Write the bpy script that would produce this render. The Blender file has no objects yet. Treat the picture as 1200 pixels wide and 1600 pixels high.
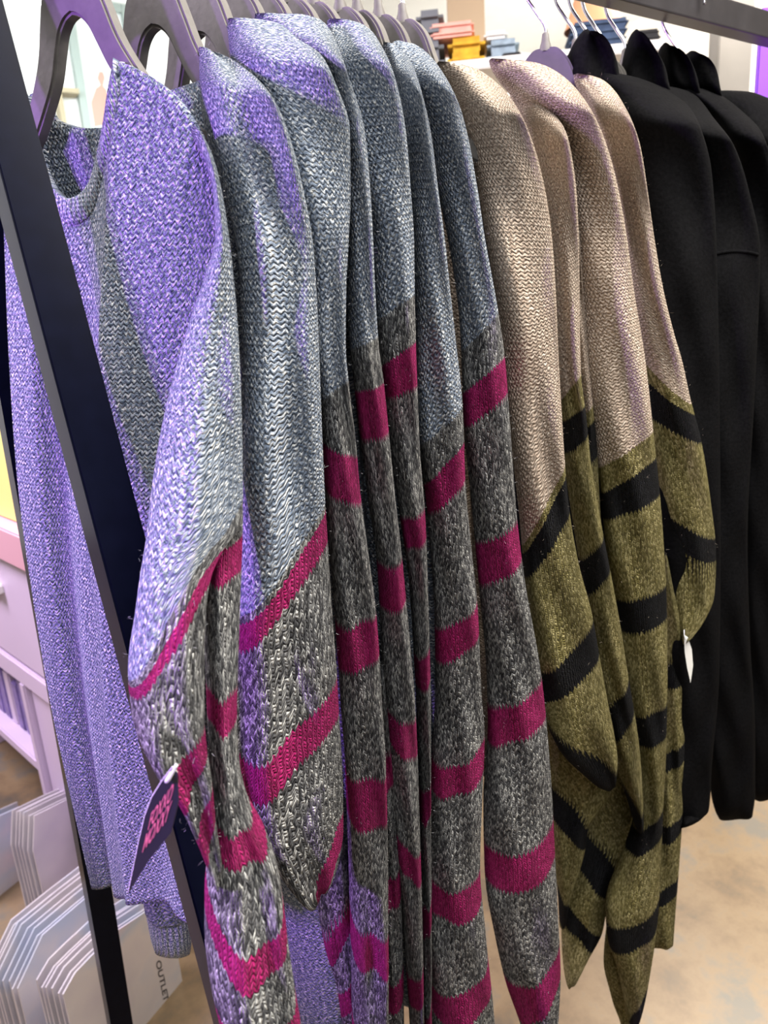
import bpy, bmesh, math, random
import numpy as np
from mathutils import Vector, Matrix
from mathutils.bvhtree import BVHTree
random.seed(7); np.random.seed(7)
scn = bpy.context.scene
COL = scn.collection

# ------------------------------------------------------------------ camera
F = 1155.0                                   # focal length in pixels of a 1200x1600 frame
CAM = np.array([-0.2112, -0.6886, 1.45])
ROT = np.array([[0.81433501, -0.20873423, 0.54156118],     # rows: world x (along the rail), y (away), z (up)
                [-0.576858, -0.18822573, 0.79486221],
                [-0.0639792, -0.95968802, -0.27368881]])
cd = bpy.data.cameras.new('camera'); cam = bpy.data.objects.new('camera', cd); COL.objects.link(cam)
right, down, fwd = ROT[:, 0], ROT[:, 1], ROT[:, 2]
m = Matrix.Identity(4)
for i in range(3):
    m[i][0] = right[i]; m[i][1] = -down[i]; m[i][2] = -fwd[i]; m[i][3] = CAM[i]
cam.matrix_world = m
cd.sensor_fit = 'VERTICAL'; cd.sensor_height = 36.0; cd.lens = F / 1600 * 36.0
cd.clip_start = 0.02; cd.clip_end = 60
cd.dof.use_dof = True; cd.dof.focus_distance = 0.66; cd.dof.aperture_fstop = 9.0
scn.camera = cam

# ------------------------------------------------------------------ world, lights, exposure
w = bpy.data.worlds.new('World'); scn.world = w; w.use_nodes = True
w.node_tree.nodes['Background'].inputs[0].default_value = (1.0, 0.96, 0.92, 1)
w.node_tree.nodes['Background'].inputs[1].default_value = 0.24
vs = scn.view_settings
vs.view_transform = 'Standard'; vs.look = 'None'; vs.exposure = 0.38; vs.gamma = 1.0; vs.use_curve_mapping = False


def aim(o, target):
    d = Vector(target) - o.location
    o.rotation_euler = d.to_track_quat('-Z', 'Y').to_euler()


def area(name, loc, target, size, power, color, size_y=None):
    l = bpy.data.lights.new(name, 'AREA'); l.energy = power; l.color = color; l.size = size
    if size_y: l.shape = 'RECTANGLE'; l.size_y = size_y
    o = bpy.data.objects.new(name, l); COL.objects.link(o); o.location = loc; aim(o, target); return o


def spot(name, loc, target, power, color, angle=60, blend=.3, radius=.05):
    l = bpy.data.lights.new(name, 'SPOT'); l.energy = power; l.color = color
    l.spot_size = math.radians(angle); l.spot_blend = blend; l.shadow_soft_size = radius
    o = bpy.data.objects.new(name, l); COL.objects.link(o); o.location = loc; aim(o, target); return o


area('ceiling_panel_light', (0.85, -0.82, 2.95), (0.5, -0.15, 1.0), 1.2, 88, (1.0, 0.94, 0.86))
area('front_fill_light', (-0.5, -1.5, 2.9), (0.2, -0.1, 1.1), 1.2, 28, (0.95, 0.97, 1.0))  # added fill from the front for the sleeves and lower parts
for vy, vp in ((-0.04, 66), (-0.34, 66)):                          # twin violet stage lamps beyond the rack end
    spot('violet_stage_light', (-1.35, vy, 1.76), (0.02, -0.10, 1.32), vp, (0.46, 0.18, 1.0), 46, .5, .05)
area('back_wall_fill_light', (0.9, 3.3, 2.85), (0.9, 4.6, 1.8), 2.4, 32, (0.90, 1.0, 0.99), .5)  # unseen lamp added to make the back wall bright
area('right_wall_fill_light', (4.0, 2.4, 2.85), (5.4, 3.4, 1.9), 1.6, 60, (1.0, 0.95, 0.9), .5)  # second unseen source, added to lift the grey right wall
area('aisle_fill_light', (3.0, 0.9, 2.85), (2.8, 0.9, 0), 1.2, 62, (1.0, 0.92, 0.8))  # fill added over the aisle to brighten the right background
area('cabinet_fill_light', (-1.0, 1.3, 2.7), (0.3, 1.3, 0.4), 0.7, 70, (0.95, 0.82, 1.0))  # invented lilac-tinted lamp that brightens the cabinet face


# ------------------------------------------------------------------ pixel rays (a pixel of the 1200x1600 frame and a world plane give a point)
def ray(px, py):
    return ROT @ np.array([(px - 600) / F, (py - 800) / F, 1.0])


def onY(px, py, y):
    d = ray(px, py); return CAM + d * ((y - CAM[1]) / d[1])


def onX(px, py, x):
    d = ray(px, py); return CAM + d * ((x - CAM[0]) / d[0])


def at(px, py, depth):
    return CAM + ray(px, py) * depth


def onP(px, py, p0, nrm):
    d = ray(px, py); nrm = np.array(nrm); return CAM + d * (np.dot(np.array(p0) - CAM, nrm) / np.dot(d, nrm))


# ------------------------------------------------------------------ object helpers
def tag(o, label=None, cat=None, group=None, kind=None):
    if label: o['label'] = label
    if cat: o['category'] = cat
    if group: o['group'] = group
    if kind: o['kind'] = kind
    return o


def empty(name, loc=(0, 0, 0), rz=0, label=None, cat=None, group=None):
    o = bpy.data.objects.new(name, None); COL.objects.link(o)
    o.location = loc; o.rotation_euler = (0, 0, rz); o.empty_display_size = .05
    return tag(o, label, cat, group)


def link(name, me, mat, parent=None):
    o = bpy.data.objects.new(name, me); COL.objects.link(o)
    if mat: me.materials.append(mat)
    if parent:
        o.parent = parent
        bpy.context.view_layer.update() if False else None
        o.matrix_parent_inverse = (Matrix.Translation(parent.location) @ parent.rotation_euler.to_matrix().to_4x4()).inverted() if parent.parent is None else Matrix.Identity(4)
        if parent.parent is not None:
            pp = parent.parent
            o.matrix_parent_inverse = (Matrix.Translation(pp.location) @ pp.rotation_euler.to_matrix().to_4x4() @ pp_inv(parent)).inverted() if pp.type == 'EMPTY' else Matrix.Identity(4)
    return o


def pp_inv(o):
    return o.matrix_parent_inverse @ Matrix.Translation(o.location) @ o.rotation_euler.to_matrix().to_4x4()


def mesh(name, verts, faces, smooth=True):
    me = bpy.data.meshes.new(name)
    me.from_pydata([tuple(map(float, v)) for v in verts], [], [tuple(map(int, f)) for f in faces])
    if smooth:
        me.polygons.foreach_set('use_smooth', [True] * len(me.polygons))
    me.update(); return me


def bm_mesh(name, bm, smooth=False):
    bmesh.ops.recalc_face_normals(bm, faces=bm.faces)
    me = bpy.data.meshes.new(name); bm.to_mesh(me); bm.free()
    if smooth: me.polygons.foreach_set('use_smooth', [True] * len(me.polygons))
    return me


def box_bm(lo, hi, bevel=0.0, bm=None):
    bm = bm or bmesh.new()
    r = bmesh.ops.create_cube(bm, size=1.0)
    lo, hi = Vector(lo), Vector(hi)
    for v in r['verts']:
        v.co = Vector(((lo[k] + hi[k]) / 2 + v.co[k] * (hi[k] - lo[k]) for k in range(3)))
    if bevel:
        es = list({e for v in r['verts'] for e in v.link_edges})
        bmesh.ops.bevel(bm, geom=es, offset=bevel, segments=2, affect='EDGES', profile=.6)
    return bm


def tube(name, pts, r, mat, parent=None, n=8):
    pts = [Vector(p) for p in pts]; V = []; Fc = []
    up = Vector((0.3, 0.2, 1)).normalized()
    for i, p in enumerate(pts):
        t = (pts[min(i + 1, len(pts) - 1)] - pts[max(i - 1, 0)]).normalized()
        a = t.cross(up)
        if a.length < .05: a = t.cross(Vector((1, 0, 0)))
        a.normalize(); b = t.cross(a)
        rr = r[i] if isinstance(r, (list, tuple)) else r
        V += [p + (a * math.cos(2 * math.pi * k / n) + b * math.sin(2 * math.pi * k / n)) * rr for k in range(n)]
    for i in range(len(pts) - 1):
        for k in range(n):
            Fc.append((i * n + k, i * n + (k + 1) % n, (i + 1) * n + (k + 1) % n, (i + 1) * n + k))
    Fc.append(tuple(range(n - 1, -1, -1))); Fc.append(tuple((len(pts) - 1) * n + k for k in range(n)))
    return link(name, mesh(name, V, Fc), mat, parent)


def prism(name, pts, vec, mat, parent=None, bevel=0):
    bm = bmesh.new(); n = len(pts)
    a = [bm.verts.new(tuple(p)) for p in pts]; b = [bm.verts.new(tuple(np.array(p) + np.array(vec))) for p in pts]
    bm.faces.new(a); bm.faces.new(list(reversed(b)))
    for i in range(n): bm.faces.new((a[i], b[i], b[(i + 1) % n], a[(i + 1) % n]))
    if bevel: bmesh.ops.bevel(bm, geom=bm.edges[:], offset=bevel, segments=2, affect='EDGES')
    return link(name, bm_mesh(name, bm), mat, parent)


def spline(pts, k=8):
    pts = [np.array(p, float) for p in pts]; out = []
    for i in range(len(pts) - 1):
        p0, p1, p2, p3 = pts[max(i - 1, 0)], pts[i], pts[i + 1], pts[min(i + 2, len(pts) - 1)]
        for j in range(k):
            t = j / k
            out.append(.5 * ((2 * p1) + (-p0 + p2) * t + (2 * p0 - 5 * p1 + 4 * p2 - p3) * t * t + (-p0 + 3 * p1 - 3 * p2 + p3) * t ** 3))
    out.append(pts[-1]); return out


def pchip(x, y, q):
    x, y = np.array(x, float), np.array(y, float); h = np.diff(x); d = np.diff(y) / h
    s = np.zeros(len(x)); s[0], s[-1] = d[0], d[-1]
    for i in range(1, len(x) - 1):
        if d[i - 1] * d[i] > 0:
            w1, w2 = 2 * h[i] + h[i - 1], h[i] + 2 * h[i - 1]; s[i] = (w1 + w2) / (w1 / d[i - 1] + w2 / d[i])
    k = np.clip(np.searchsorted(x, q, side='right') - 1, 0, len(x) - 2); t = (q - x[k]) / h[k]
    return ((1 + 2 * t) * (1 - t) ** 2 * y[k] + t * (1 - t) ** 2 * h[k] * s[k] + t * t * (3 - 2 * t) * y[k + 1] + t * t * (t - 1) * h[k] * s[k + 1])


# ------------------------------------------------------------------ materials
class NT:
    def __init__(self, name):
        self.mat = bpy.data.materials.new(name); self.mat.use_nodes = True
        self.t = self.mat.node_tree; self.n = self.t.nodes; self.b = self.n['Principled BSDF']

    def new(self, typ, **kw):
        n = self.n.new(typ)
        for k, v in kw.items(): setattr(n, k, v)
        return n

    def set(self, sock, v):
        if hasattr(v, 'is_output'): self.t.links.new(v, sock)
        elif v is not None: sock.default_value = v

    def m(self, op, a, b=None, c=None, clamp=False):
        n = self.new('ShaderNodeMath', operation=op, use_clamp=clamp)
        for s, v in zip(n.inputs, (a, b, c)): self.set(s, v)
        return n.outputs[0]

    def mix(self, f, a, b):
        n = self.new('ShaderNodeMix', data_type='RGBA')
        self.set(n.inputs[0], f)
        for i, v in ((6, a), (7, b)):
            self.set(n.inputs[i], (*v, 1) if isinstance(v, tuple) and len(v) == 3 else v)
        return n.outputs[2]

    def fmix(self, f, a, b):
        n = self.new('ShaderNodeMix', data_type='FLOAT')
        self.set(n.inputs[0], f); self.set(n.inputs[2], a); self.set(n.inputs[3], b); return n.outputs[0]

    def xyz(self, x, y, z=0.0):
        n = self.new('ShaderNodeCombineXYZ')
        for s, v in zip(n.inputs, (x, y, z)): self.set(s, v)
        return n.outputs[0]

    def noise(self, vec, scale, detail=2.0, rough=.5):
        n = self.new('ShaderNodeTexNoise'); self.set(n.inputs['Vector'], vec)
        n.inputs['Scale'].default_value = scale; n.inputs['Detail'].default_value = detail; n.inputs['Roughness'].default_value = rough
        return n.outputs[0]

    def ramp(self, f, stops, interp='LINEAR'):
        n = self.new('ShaderNodeValToRGB'); self.set(n.inputs[0], f); r = n.color_ramp; r.interpolation = interp
        while len(r.elements) < len(stops): r.elements.new(.5)
        for e, (p, c) in zip(r.elements, stops): e.position = p; e.color = (*c, 1)
        return n.outputs[0]

    def bump(self, h, dist, strength=1.0):
        n = self.new('ShaderNodeBump'); self.set(n.inputs['Height'], h)
        n.inputs['Distance'].default_value = dist; n.inputs['Strength'].default_value = strength
        self.t.links.new(n.outputs[0], self.b.inputs['Normal'])


def plain(name, col, rough=.5, metal=0.0, noise=0.0, scale=30, spec=.5, bump=0, emit=None):
    N = NT(name); c = (*col, 1)
    N.b.inputs['Roughness'].default_value = rough; N.b.inputs['Metallic'].default_value = metal
    N.b.inputs['Specular IOR Level'].default_value = spec
    N.b.inputs['Base Color'].default_value = c
    if noise or bump:
        tc = N.new('ShaderNodeTexCoord').outputs['Object']; nz = N.noise(tc, scale, 3)
        if noise:
            N.t.links.new(N.ramp(nz, [(.3, tuple(x * (1 - noise) for x in col)), (.7, tuple(min(1, x * (1 + noise)) for x in col))]), N.b.inputs['Base Color'])
        if bump: N.bump(nz, bump)
    if emit:
        N.b.inputs['Emission Color'].default_value = (*emit[0], 1); N.b.inputs['Emission Strength'].default_value = emit[1]
    return N.mat


def knit(name, yarn, field, stripe, light_mix=.5, purl_cell=(.0050, .0038), st_cell=(.0041, .0032)):
    """yarn: ramp stops of the purl yoke; field, stripe: ramp stops of the stockinette bands (band < 0 yoke, even field, odd stripe)."""
    N = NT(name); t = N.t
    uv = N.new('ShaderNodeUVMap', uv_map='uv'); sep = N.new('ShaderNodeSeparateXYZ'); t.links.new(uv.outputs[0], sep.inputs[0])
    u, v = sep.outputs[0], sep.outputs[1]
    band = N.new('ShaderNodeAttribute', attribute_name='band').outputs['Fac']
    warp = N.noise(uv.outputs[0], 130, 1)
    wj = N.m('MULTIPLY', N.m('SUBTRACT', warp, .5), .0032)
    u1 = N.m('ADD', u, wj); v1 = N.m('ADD', v, N.m('MULTIPLY', wj, .8))
    # stockinette: columns of V stitches
    U = N.m('DIVIDE', u1, st_cell[0]); W = N.m('DIVIDE', v1, st_cell[1])
    a = N.m('ABSOLUTE', N.m('SUBTRACT', N.m('MULTIPLY', N.m('FRACT', U), 2.0), 1.0))
    W2 = N.m('ADD', W, N.m('MULTIPLY', a, -.95))
    fw = N.m('SUBTRACT', N.m('MULTIPLY', N.m('FRACT', W2), 2.0), 1.0)
    prof = N.m('SUBTRACT', 1.0, N.m('MULTIPLY', fw, fw))
    la = N.m('SUBTRACT', N.m('MULTIPLY', a, 2.0), 1.0)
    leg = N.m('SUBTRACT', 1.0, N.m('MULTIPLY', la, la))
    hs = N.m('MULTIPLY', N.m('ADD', N.m('MULTIPLY', prof, .6), .4), N.m('ADD', N.m('MULTIPLY', leg, .75), .25))
    # purl: rows of small interlocking bumps
    P = N.m('DIVIDE', u1, purl_cell[0]); Q0 = N.m('DIVIDE', v1, purl_cell[1])
    par = N.m('MULTIPLY', N.m('MODULO', N.m('FLOOR', Q0), 2.0), .5)
    Q = N.m('ADD', Q0, N.m('MULTIPLY', N.m('SINE', N.m('MULTIPLY', P, 6.2832)), .24))
    fq = N.m('SUBTRACT', N.m('MULTIPLY', N.m('FRACT', Q), 2.0), 1.0)
    pq = N.m('SUBTRACT', 1.0, N.m('MULTIPLY', fq, fq))
    P2 = N.m('ADD', P, par)
    cp_ = N.m('ADD', .5, N.m('MULTIPLY', N.m('COSINE', N.m('MULTIPLY', P2, 6.2832)), .5))
    hp = N.m('MULTIPLY', N.m('ADD', N.m('MULTIPLY', pq, .7), .3), N.m('ADD', N.m('MULTIPLY', cp_, .65), .35))
    # which yarn
    be = N.m('ADD', band, N.m('MULTIPLY', N.m('SUBTRACT', a, .5), .085))
    yoke = N.m('LESS_THAN', be, 0.0)
    odd = N.m('GREATER_THAN', N.m('FLOORED_MODULO', be, 2.0), 1.0)
    ids = N.new('ShaderNodeTexWhiteNoise', noise_dimensions='2D'); t.links.new(N.xyz(N.m('FLOOR', N.m('MULTIPLY', U, 2.0)), N.m('FLOOR', W2)), ids.inputs['Vector'])
    fine = N.noise(N.xyz(u1, v1), 900, 1)
    flp = N.noise(N.xyz(N.m('MULTIPLY', P, 1.15), N.m('MULTIPLY', Q, 1.5)), 1.0, 2, .6)
    fls = N.noise(N.xyz(N.m('MULTIPLY', U, 1.3), N.m('MULTIPLY', W2, .9)), 1.0, 2, .6)
    tp = N.m('ADD', N.m('MULTIPLY', flp, .8), N.m('MULTIPLY', fine, .2)); ts = N.m('ADD', N.m('ADD', N.m('MULTIPLY', fls, .45), N.m('MULTIPLY', fine, .25)), N.m('MULTIPLY', ids.outputs[0], .3))
    cy = N.ramp(tp, yarn); cf = N.ramp(ts, field); cst = N.ramp(ts, stripe)
    col = N.mix(yoke, N.mix(odd, cf, cst), cy)
    t.links.new(col, N.b.inputs['Base Color'])
    h = N.m('ADD', N.fmix(yoke, hs, hp), N.m('MULTIPLY', fine, .35))
    N.b.inputs['Roughness'].default_value = .95; N.b.inputs['Specular IOR Level'].default_value = .06
    N.b.inputs['Sheen Weight'].default_value = .03; N.b.inputs['Sheen Roughness'].default_value = .5
    N.bump(h, .0036, 1.0)
    return N.mat


def rib_knit(name, stops, pitch=.0055):
    N = NT(name); t = N.t
    uv = N.new('ShaderNodeUVMap', uv_map='uv'); sep = N.new('ShaderNodeSeparateXYZ'); t.links.new(uv.outputs[0], sep.inputs[0])
    wj = N.m('MULTIPLY', N.m('SUBTRACT', N.noise(uv.outputs[0], 160, 1), .5), .002)
    c = N.m('COSINE', N.m('MULTIPLY', N.m('ADD', sep.outputs[0], wj), 6.2832 / pitch))
    rows = N.m('SINE', N.m('MULTIPLY', sep.outputs[1], 6.2832 / .0032))
    fine = N.noise(N.xyz(N.m('MULTIPLY', sep.outputs[0], 1.6), N.m('MULTIPLY', sep.outputs[1], .7)), 600, 2)
    t.links.new(N.ramp(fine, stops), N.b.inputs['Base Color'])
    N.b.inputs['Roughness'].default_value = .95; N.b.inputs['Specular IOR Level'].default_value = .12
    N.bump(N.m('ADD', N.m('MULTIPLY', c, .5), N.m('ADD', N.m('MULTIPLY', rows, .12), N.m('MULTIPLY', fine, .4))), .0022)
    return N.mat


BLUE = [(.31, (.025, .037, .062)), (.44, (.13, .165, .225)), (.54, (.30, .34, .40)), (.65, (.80, .80, .76))]
GREY = [(.29, (.012, .012, .014)), (.43, (.085, .085, .09)), (.55, (.22, .22, .22)), (.68, (.66, .66, .63))]
MAGENTA = [(.3, (.18, .005, .055)), (.5, (.37, .014, .122)), (.7, (.50, .035, .185))]
BEIGE = [(.3, (.19, .14, .105)), (.45, (.39, .305, .24)), (.55, (.53, .43, .345)), (.68, (.82, .72, .60))]
OLIVE = [(.3, (.09, .075, .022)), (.5, (.21, .18, .062)), (.68, (.48, .42, .20))]
BLACK = [(.3, (.001, .001, .0015)), (.5, (.003, .003, .004)), (.7, (.010, .010, .013))]
M_BLUE = knit('blue_grey_magenta_knit', BLUE, GREY, MAGENTA)
M_BEIGE = knit('beige_olive_black_knit', BEIGE, OLIVE, BLACK, .4, (.0047, .0036), (.0040, .0031))
M_RIB_BLUE = rib_knit('blue_rib_knit', BLUE)
M_RIB_BEIGE = rib_knit('beige_rib_knit', BEIGE)
M_RIB_OLIVE = rib_knit('olive_rib_knit', OLIVE)
M_RIB_GREY = rib_knit('grey_rib_knit', GREY)
M_HOOD = plain('black_cotton', (.004, .004, .0045), .95, noise=.3, scale=260, spec=.04, bump=.0006)
M_RACK = plain('black_powder_coat', (.003, .004, .010), .24, noise=.15, scale=60, spec=.03)
M_RAIL = plain('rail_sheen_grey', (.028, .026, .028), .35, noise=.15, scale=40, spec=.4)  # reflected light on the black rail put into a lighter grey base
M_HANG = plain('taupe_hanger_plastic', (.115, .106, .096), .62, noise=.12, scale=90, bump=.0004)
M_HANGP = plain('mauve_hanger_plastic', (.085, .065, .10), .6, noise=.1, scale=90)
M_CHROME = plain('chrome_wire', (.75, .75, .78), .18, 1.0)
M_FUZZ = plain('pale_wool_fibre', (.55, .55, .57), .9, spec=.1)
M_FUZZB = plain('sand_wool_fibre', (.55, .47, .38), .9, spec=.1)
M_TAG = plain('navy_card', (.012, .012, .022), .35)
M_TAGEDGE = plain('white_card', (.85, .84, .8), .6)
M_PINKINK = plain('pink_ink', (.62, .15, .19), .5)
M_CLEAR = plain('pale_plastic', (.7, .7, .72), .25)


# ------------------------------------------------------------------ garment builders
def sstep(t):
    t = np.clip(t, 0, 1); return t * t * (3 - 2 * t)


def add_uv_band(me, uvv, band):
    li = np.zeros(len(me.loops), dtype=np.int32); me.loops.foreach_get('vertex_index', li)
    uvl = me.uv_layers.new(name='uv'); uvl.data.foreach_set('uv', np.asarray(uvv, float)[li].ravel())
    at_ = me.attributes.new('band', 'FLOAT', 'POINT'); at_.data.foreach_set('value', np.asarray(band, float))


def loft(name, parent, mat, rows, yc, bands=(), b=.042, top=None, slant=.05, folds=(), n=64, step=5.0, p=.85, seed=0, y0=-.05, caps=(1, 1), wob=.0025, fall=90):
    """A draped tube of cloth. rows: (py, left px, right px) of its outline; yc: world y of its near edge;
    bands: (py at left edge, py at right edge[, sag]) of each stripe boundary; folds: (count, depth, phase, drift)."""
    rng = np.random.RandomState(seed + 11)
    R_ = np.array([r[:3] for r in rows], float)
    q = np.arange(R_[0, 0], R_[-1, 0] + .1, step); q[-1] = R_[-1, 0]
    xl, xr = pchip(R_[:, 0], R_[:, 1], q), pchip(R_[:, 0], R_[:, 2], q)
    th = np.linspace(0, 2 * np.pi, n, endpoint=False) + np.pi / 2
    ct, sn = np.cos(th), np.sin(th)
    cx = np.sign(ct) * np.abs(ct) ** p; sx = np.sign(sn) * np.abs(sn) ** p
    s = (cx + 1) / 2
    V = []; UV = []; BD = []; T = len(q); wl = 0; Cprev = None
    ph = rng.uniform(0, 6.28, 6)
    bb_ = [(bd[0], bd[1], bd[2] if len(bd) > 2 else 0.0) for bd in bands]
    topy = q[0]
    for i in range(T):
        py = q[i]
        ycur = np.interp(py, [k[0] for k in yc], [k[1] for k in yc]) if isinstance(yc, (list, tuple)) else yc
        if top is None: yr = ycur; yl = ycur + slant
        else:
            yr = y0 + (ycur - y0) * sstep((py - topy) / fall)
            yl = y0 + .015 + (ycur + slant - y0 - .015) * sstep((py - topy) / 350)
        Pl, Pr = onY(xl[i], py, yl), onY(xr[i], py, yr)
        C = (Pl + Pr) / 2; hw = (Pr - Pl) / 2; W = np.linalg.norm(hw)
        vd = C - CAM; vd[2] = 0; vd /= np.linalg.norm(vd)
        bb = min(b, .35 * W + b * .55)
        e = 1.0
        if caps[0]: e *= math.sqrt(max(0.02, 1 - (1 - min(1, (i + .6) / 7)) ** 2))
        if caps[1]: e *= math.sqrt(max(0.02, 1 - (1 - min(1, (T - i - .4) / 7)) ** 2))
        bb *= e
        z = C[2]
        dv = np.zeros(n)
        for (k, A, phs, dr) in folds:
            dv += A * np.sin(2 * np.pi * k * s + phs + dr * (py - topy) / 100.0)
        dv += wob * (np.sin(9 * s + z * 31 + ph[0]) + .7 * np.sin(-6 * s + z * 53 + ph[1]) + .5 * np.sin(14 * s + z * 17 + ph[2]))
        dv *= np.minimum(1, np.abs(sn) * 1.8) * e
        dr_ = (.5 * wob) * np.sin(z * 43 + ph[3] + 2 * th)
        if Cprev is not None: wl += np.linalg.norm(C - Cprev)
        Cprev = C
        per = 2 * np.pi * math.sqrt((W * W + bb * bb) / 2)
        mpp = np.linalg.norm(Pr - Pl) / max(1.0, abs(xr[i] - xl[i]))
        for j in range(n):
            pt = C + hw * (cx[j] * (1 + 0 * dr_[j])) + vd * (sx[j] * bb + dv[j])
            V.append(pt)
            if bb_:
                yb = [l + (r - l) * s[j] + sg * 4 * s[j] * (1 - s[j]) for (l, r, sg) in bb_]
                yb = np.maximum.accumulate(np.array(yb) + np.arange(len(yb)) * .01)
                if py < yb[0]: bd = (py - yb[0]) / 45
                elif py > yb[-1]: bd = len(yb) - 1 + min(.9, (py - yb[-1]) / 80)
                else: bd = np.interp(py, yb, np.arange(len(yb)))
                sh = np.interp(py, yb, np.array([(r - l) * (s[j] - .5) + sg * 2 * s[j] * (1 - s[j]) for (l, r, sg) in bb_])) * min(1, max(0, 1 - (yb[0] - py) / 320))
            else: bd, sh = -5.0, 0.0
            BD.append(bd)
            UV.append(((th[j] - 1.5 * np.pi) / (2 * np.pi) * per, -(wl - sh * mpp * .9)))
    Fc = []
    for i in range(T - 1):
        for j in range(n):
            k = (j + 1) % n; Fc.append((i * n + j, (i + 1) * n + j, (i + 1) * n + k, i * n + k))
    Fc.append(tuple(range(n))); Fc.append(tuple((T - 1) * n + j for j in range(n - 1, -1, -1)))
    me = mesh(name, V, Fc)
    # uv seam at the back: fix wrap-around per loop
    add_uv_band(me, UV, BD)
    uvd = me.uv_layers['uv'].data
    o = link(name, me, mat, parent); o['_pts'] = 0; del o['_pts']
    return o


def fuzz(parent, src, mat, count=1500, ln=.006, seed=0):
    """loose wool fibres standing off the surface of a knit part"""
    rng = np.random.RandomState(seed); me = src.data; nv = len(me.vertices)
    co = np.zeros(nv * 3); me.vertices.foreach_get('co', co); co = co.reshape(-1, 3)
    no = np.zeros(nv * 3); me.vertex_normals.foreach_get('vector', no); no = no.reshape(-1, 3)
    V = []; Fc = []
    for k in rng.randint(0, nv, count):
        P = co[k] + rng.uniform(-.003, .003, 3); d = no[k] * rng.uniform(.3, .8) + rng.normal(0, .5, 3)
        d /= np.linalg.norm(d); L = ln * rng.uniform(.4, 1.2); d2 = d + rng.normal(0, .5, 3); d2 /= np.linalg.norm(d2)
        sd = np.cross(d, rng.normal(0, 1, 3)); sd = sd / np.linalg.norm(sd) * .00006
        a = len(V); Mi = P + d * L * .5; E_ = Mi + d2 * L * .5
        V += [P - sd, P + sd, Mi + sd, Mi - sd, E_]
        Fc += [(a, a + 1, a + 2, a + 3), (a + 3, a + 2, a + 4)]
    o = link('wool_fibres', mesh('wool_fibres', V, Fc, False), mat, parent); o['kind'] = 'stuff'
    return o


HD = np.array([.33, -.944, 0]); HN = np.array([-.944, -.33, 0])    # hanger direction (towards the near shoulder) and the garments' front


def body_loft(name, parent, mat, x, zt=1.635, zb=.95, near=-.085, far=.17, th=.012, bandz=(), seed=0, collar=None):
    """the flat hanging trunk of a garment on its hanger: shoulders sloping from the neck, straight sides, open hem"""
    rng = np.random.RandomState(seed); n = 40; T = 60; V = []; UV = []; BD = []
    ph = rng.uniform(0, 6.28, 4)
    for i in range(T):
        t = i / (T - 1); 
        for j in range(n):
            a = 2 * np.pi * j / n; c = np.cos(a); s_ = np.sin(a)
            hx = (near + far) / 2 + (far - near) / 2 * (np.sign(c) * abs(c) ** .7)     # along -HD
            ztop = zt - .18 * max(0, abs(hx) - .06)
            z = ztop + (zb - ztop) * t
            thk = th * (.35 + .65 * sstep(t * 8)) * (1 + .5 * t)
            nn = thk * np.sign(s_) * abs(s_) ** .6 + .006 * np.sin(hx * 38 + ph[0] + t * 2) * t
            P = np.array([x, 0, 0]) - HD * hx + HN * nn; P[2] = z
            V.append(P); UV.append((hx + (0 if s_ > 0 else .5), z))
            if len(bandz):
                yb = np.array(bandz)[::-1]; bd = np.interp(-z, -np.array(bandz), np.arange(len(bandz))) if z < bandz[0] else (bandz[0] - z) / .02
            else: bd = -5.0
            BD.append(bd)
    Fc = [(i * n + j, (i + 1) * n + j, (i + 1) * n + (j + 1) % n, i * n + (j + 1) % n) for i in range(T - 1) for j in range(n)]
    Fc.append(tuple(range(n)))
    me = mesh(name, V, Fc); add_uv_band(me, UV, BD)
    return link(name, me, mat, parent)


def sheet(name, parent, mat, cols, nt=120, ns=120, thick=.004, amp=.004, waves=(), seed=0, band=None, flip=False):
    """cols: columns of 3D points from top to bottom, same count, joined into a smooth curved panel with real thickness"""
    A = np.array(cols, float)                     # C x K x 3
    C_, K = A.shape[:2]
    tq = np.linspace(0, K - 1, nt); sq = np.linspace(0, C_ - 1, ns)
    B = np.stack([np.stack([pchip(np.arange(K), A[c, :, d], tq) for d in range(3)], -1) for c in range(C_)])   # C x nt x 3
    G = np.stack([np.stack([pchip(np.arange(C_), B[:, i, d], sq) for d in range(3)], -1) for i in range(nt)])    # nt x ns x 3
    V = []; UV = []; BD = []
    us = np.concatenate([[0], np.cumsum(np.linalg.norm(np.diff(G[nt // 2], axis=0), axis=1))])
    for i in range(nt):
        for j in range(ns):
            P = G[i, j].copy(); s_ = j / (ns - 1); t = i / (nt - 1)
            d = sum(a_ * np.sin(2 * np.pi * k * s_ + p_ + dr * t) * sstep(t * 2.5) for (k, a_, p_, dr) in waves)
            P = P + HN * d; V.append(P); UV.append((us[j], P[2])); BD.append(-5.0)
    Fc = [(i * ns + j, i * ns + j + 1, (i + 1) * ns + j + 1, (i + 1) * ns + j) for i in range(nt - 1) for j in range(ns - 1)]
    if flip: Fc = [f[::-1] for f in Fc]
    me = mesh(name, V, Fc); add_uv_band(me, UV, BD)
    o = link(name, me, mat, parent)
    md = o.modifiers.new('thickness', 'SOLIDIFY'); md.thickness = thick; md.offset = 0
    return o


# ------------------------------------------------------------------ the room
def struct(name, bm, mat):
    o = link(name, bm_mesh(name, bm), mat); o['kind'] = 'structure'; return o


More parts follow.
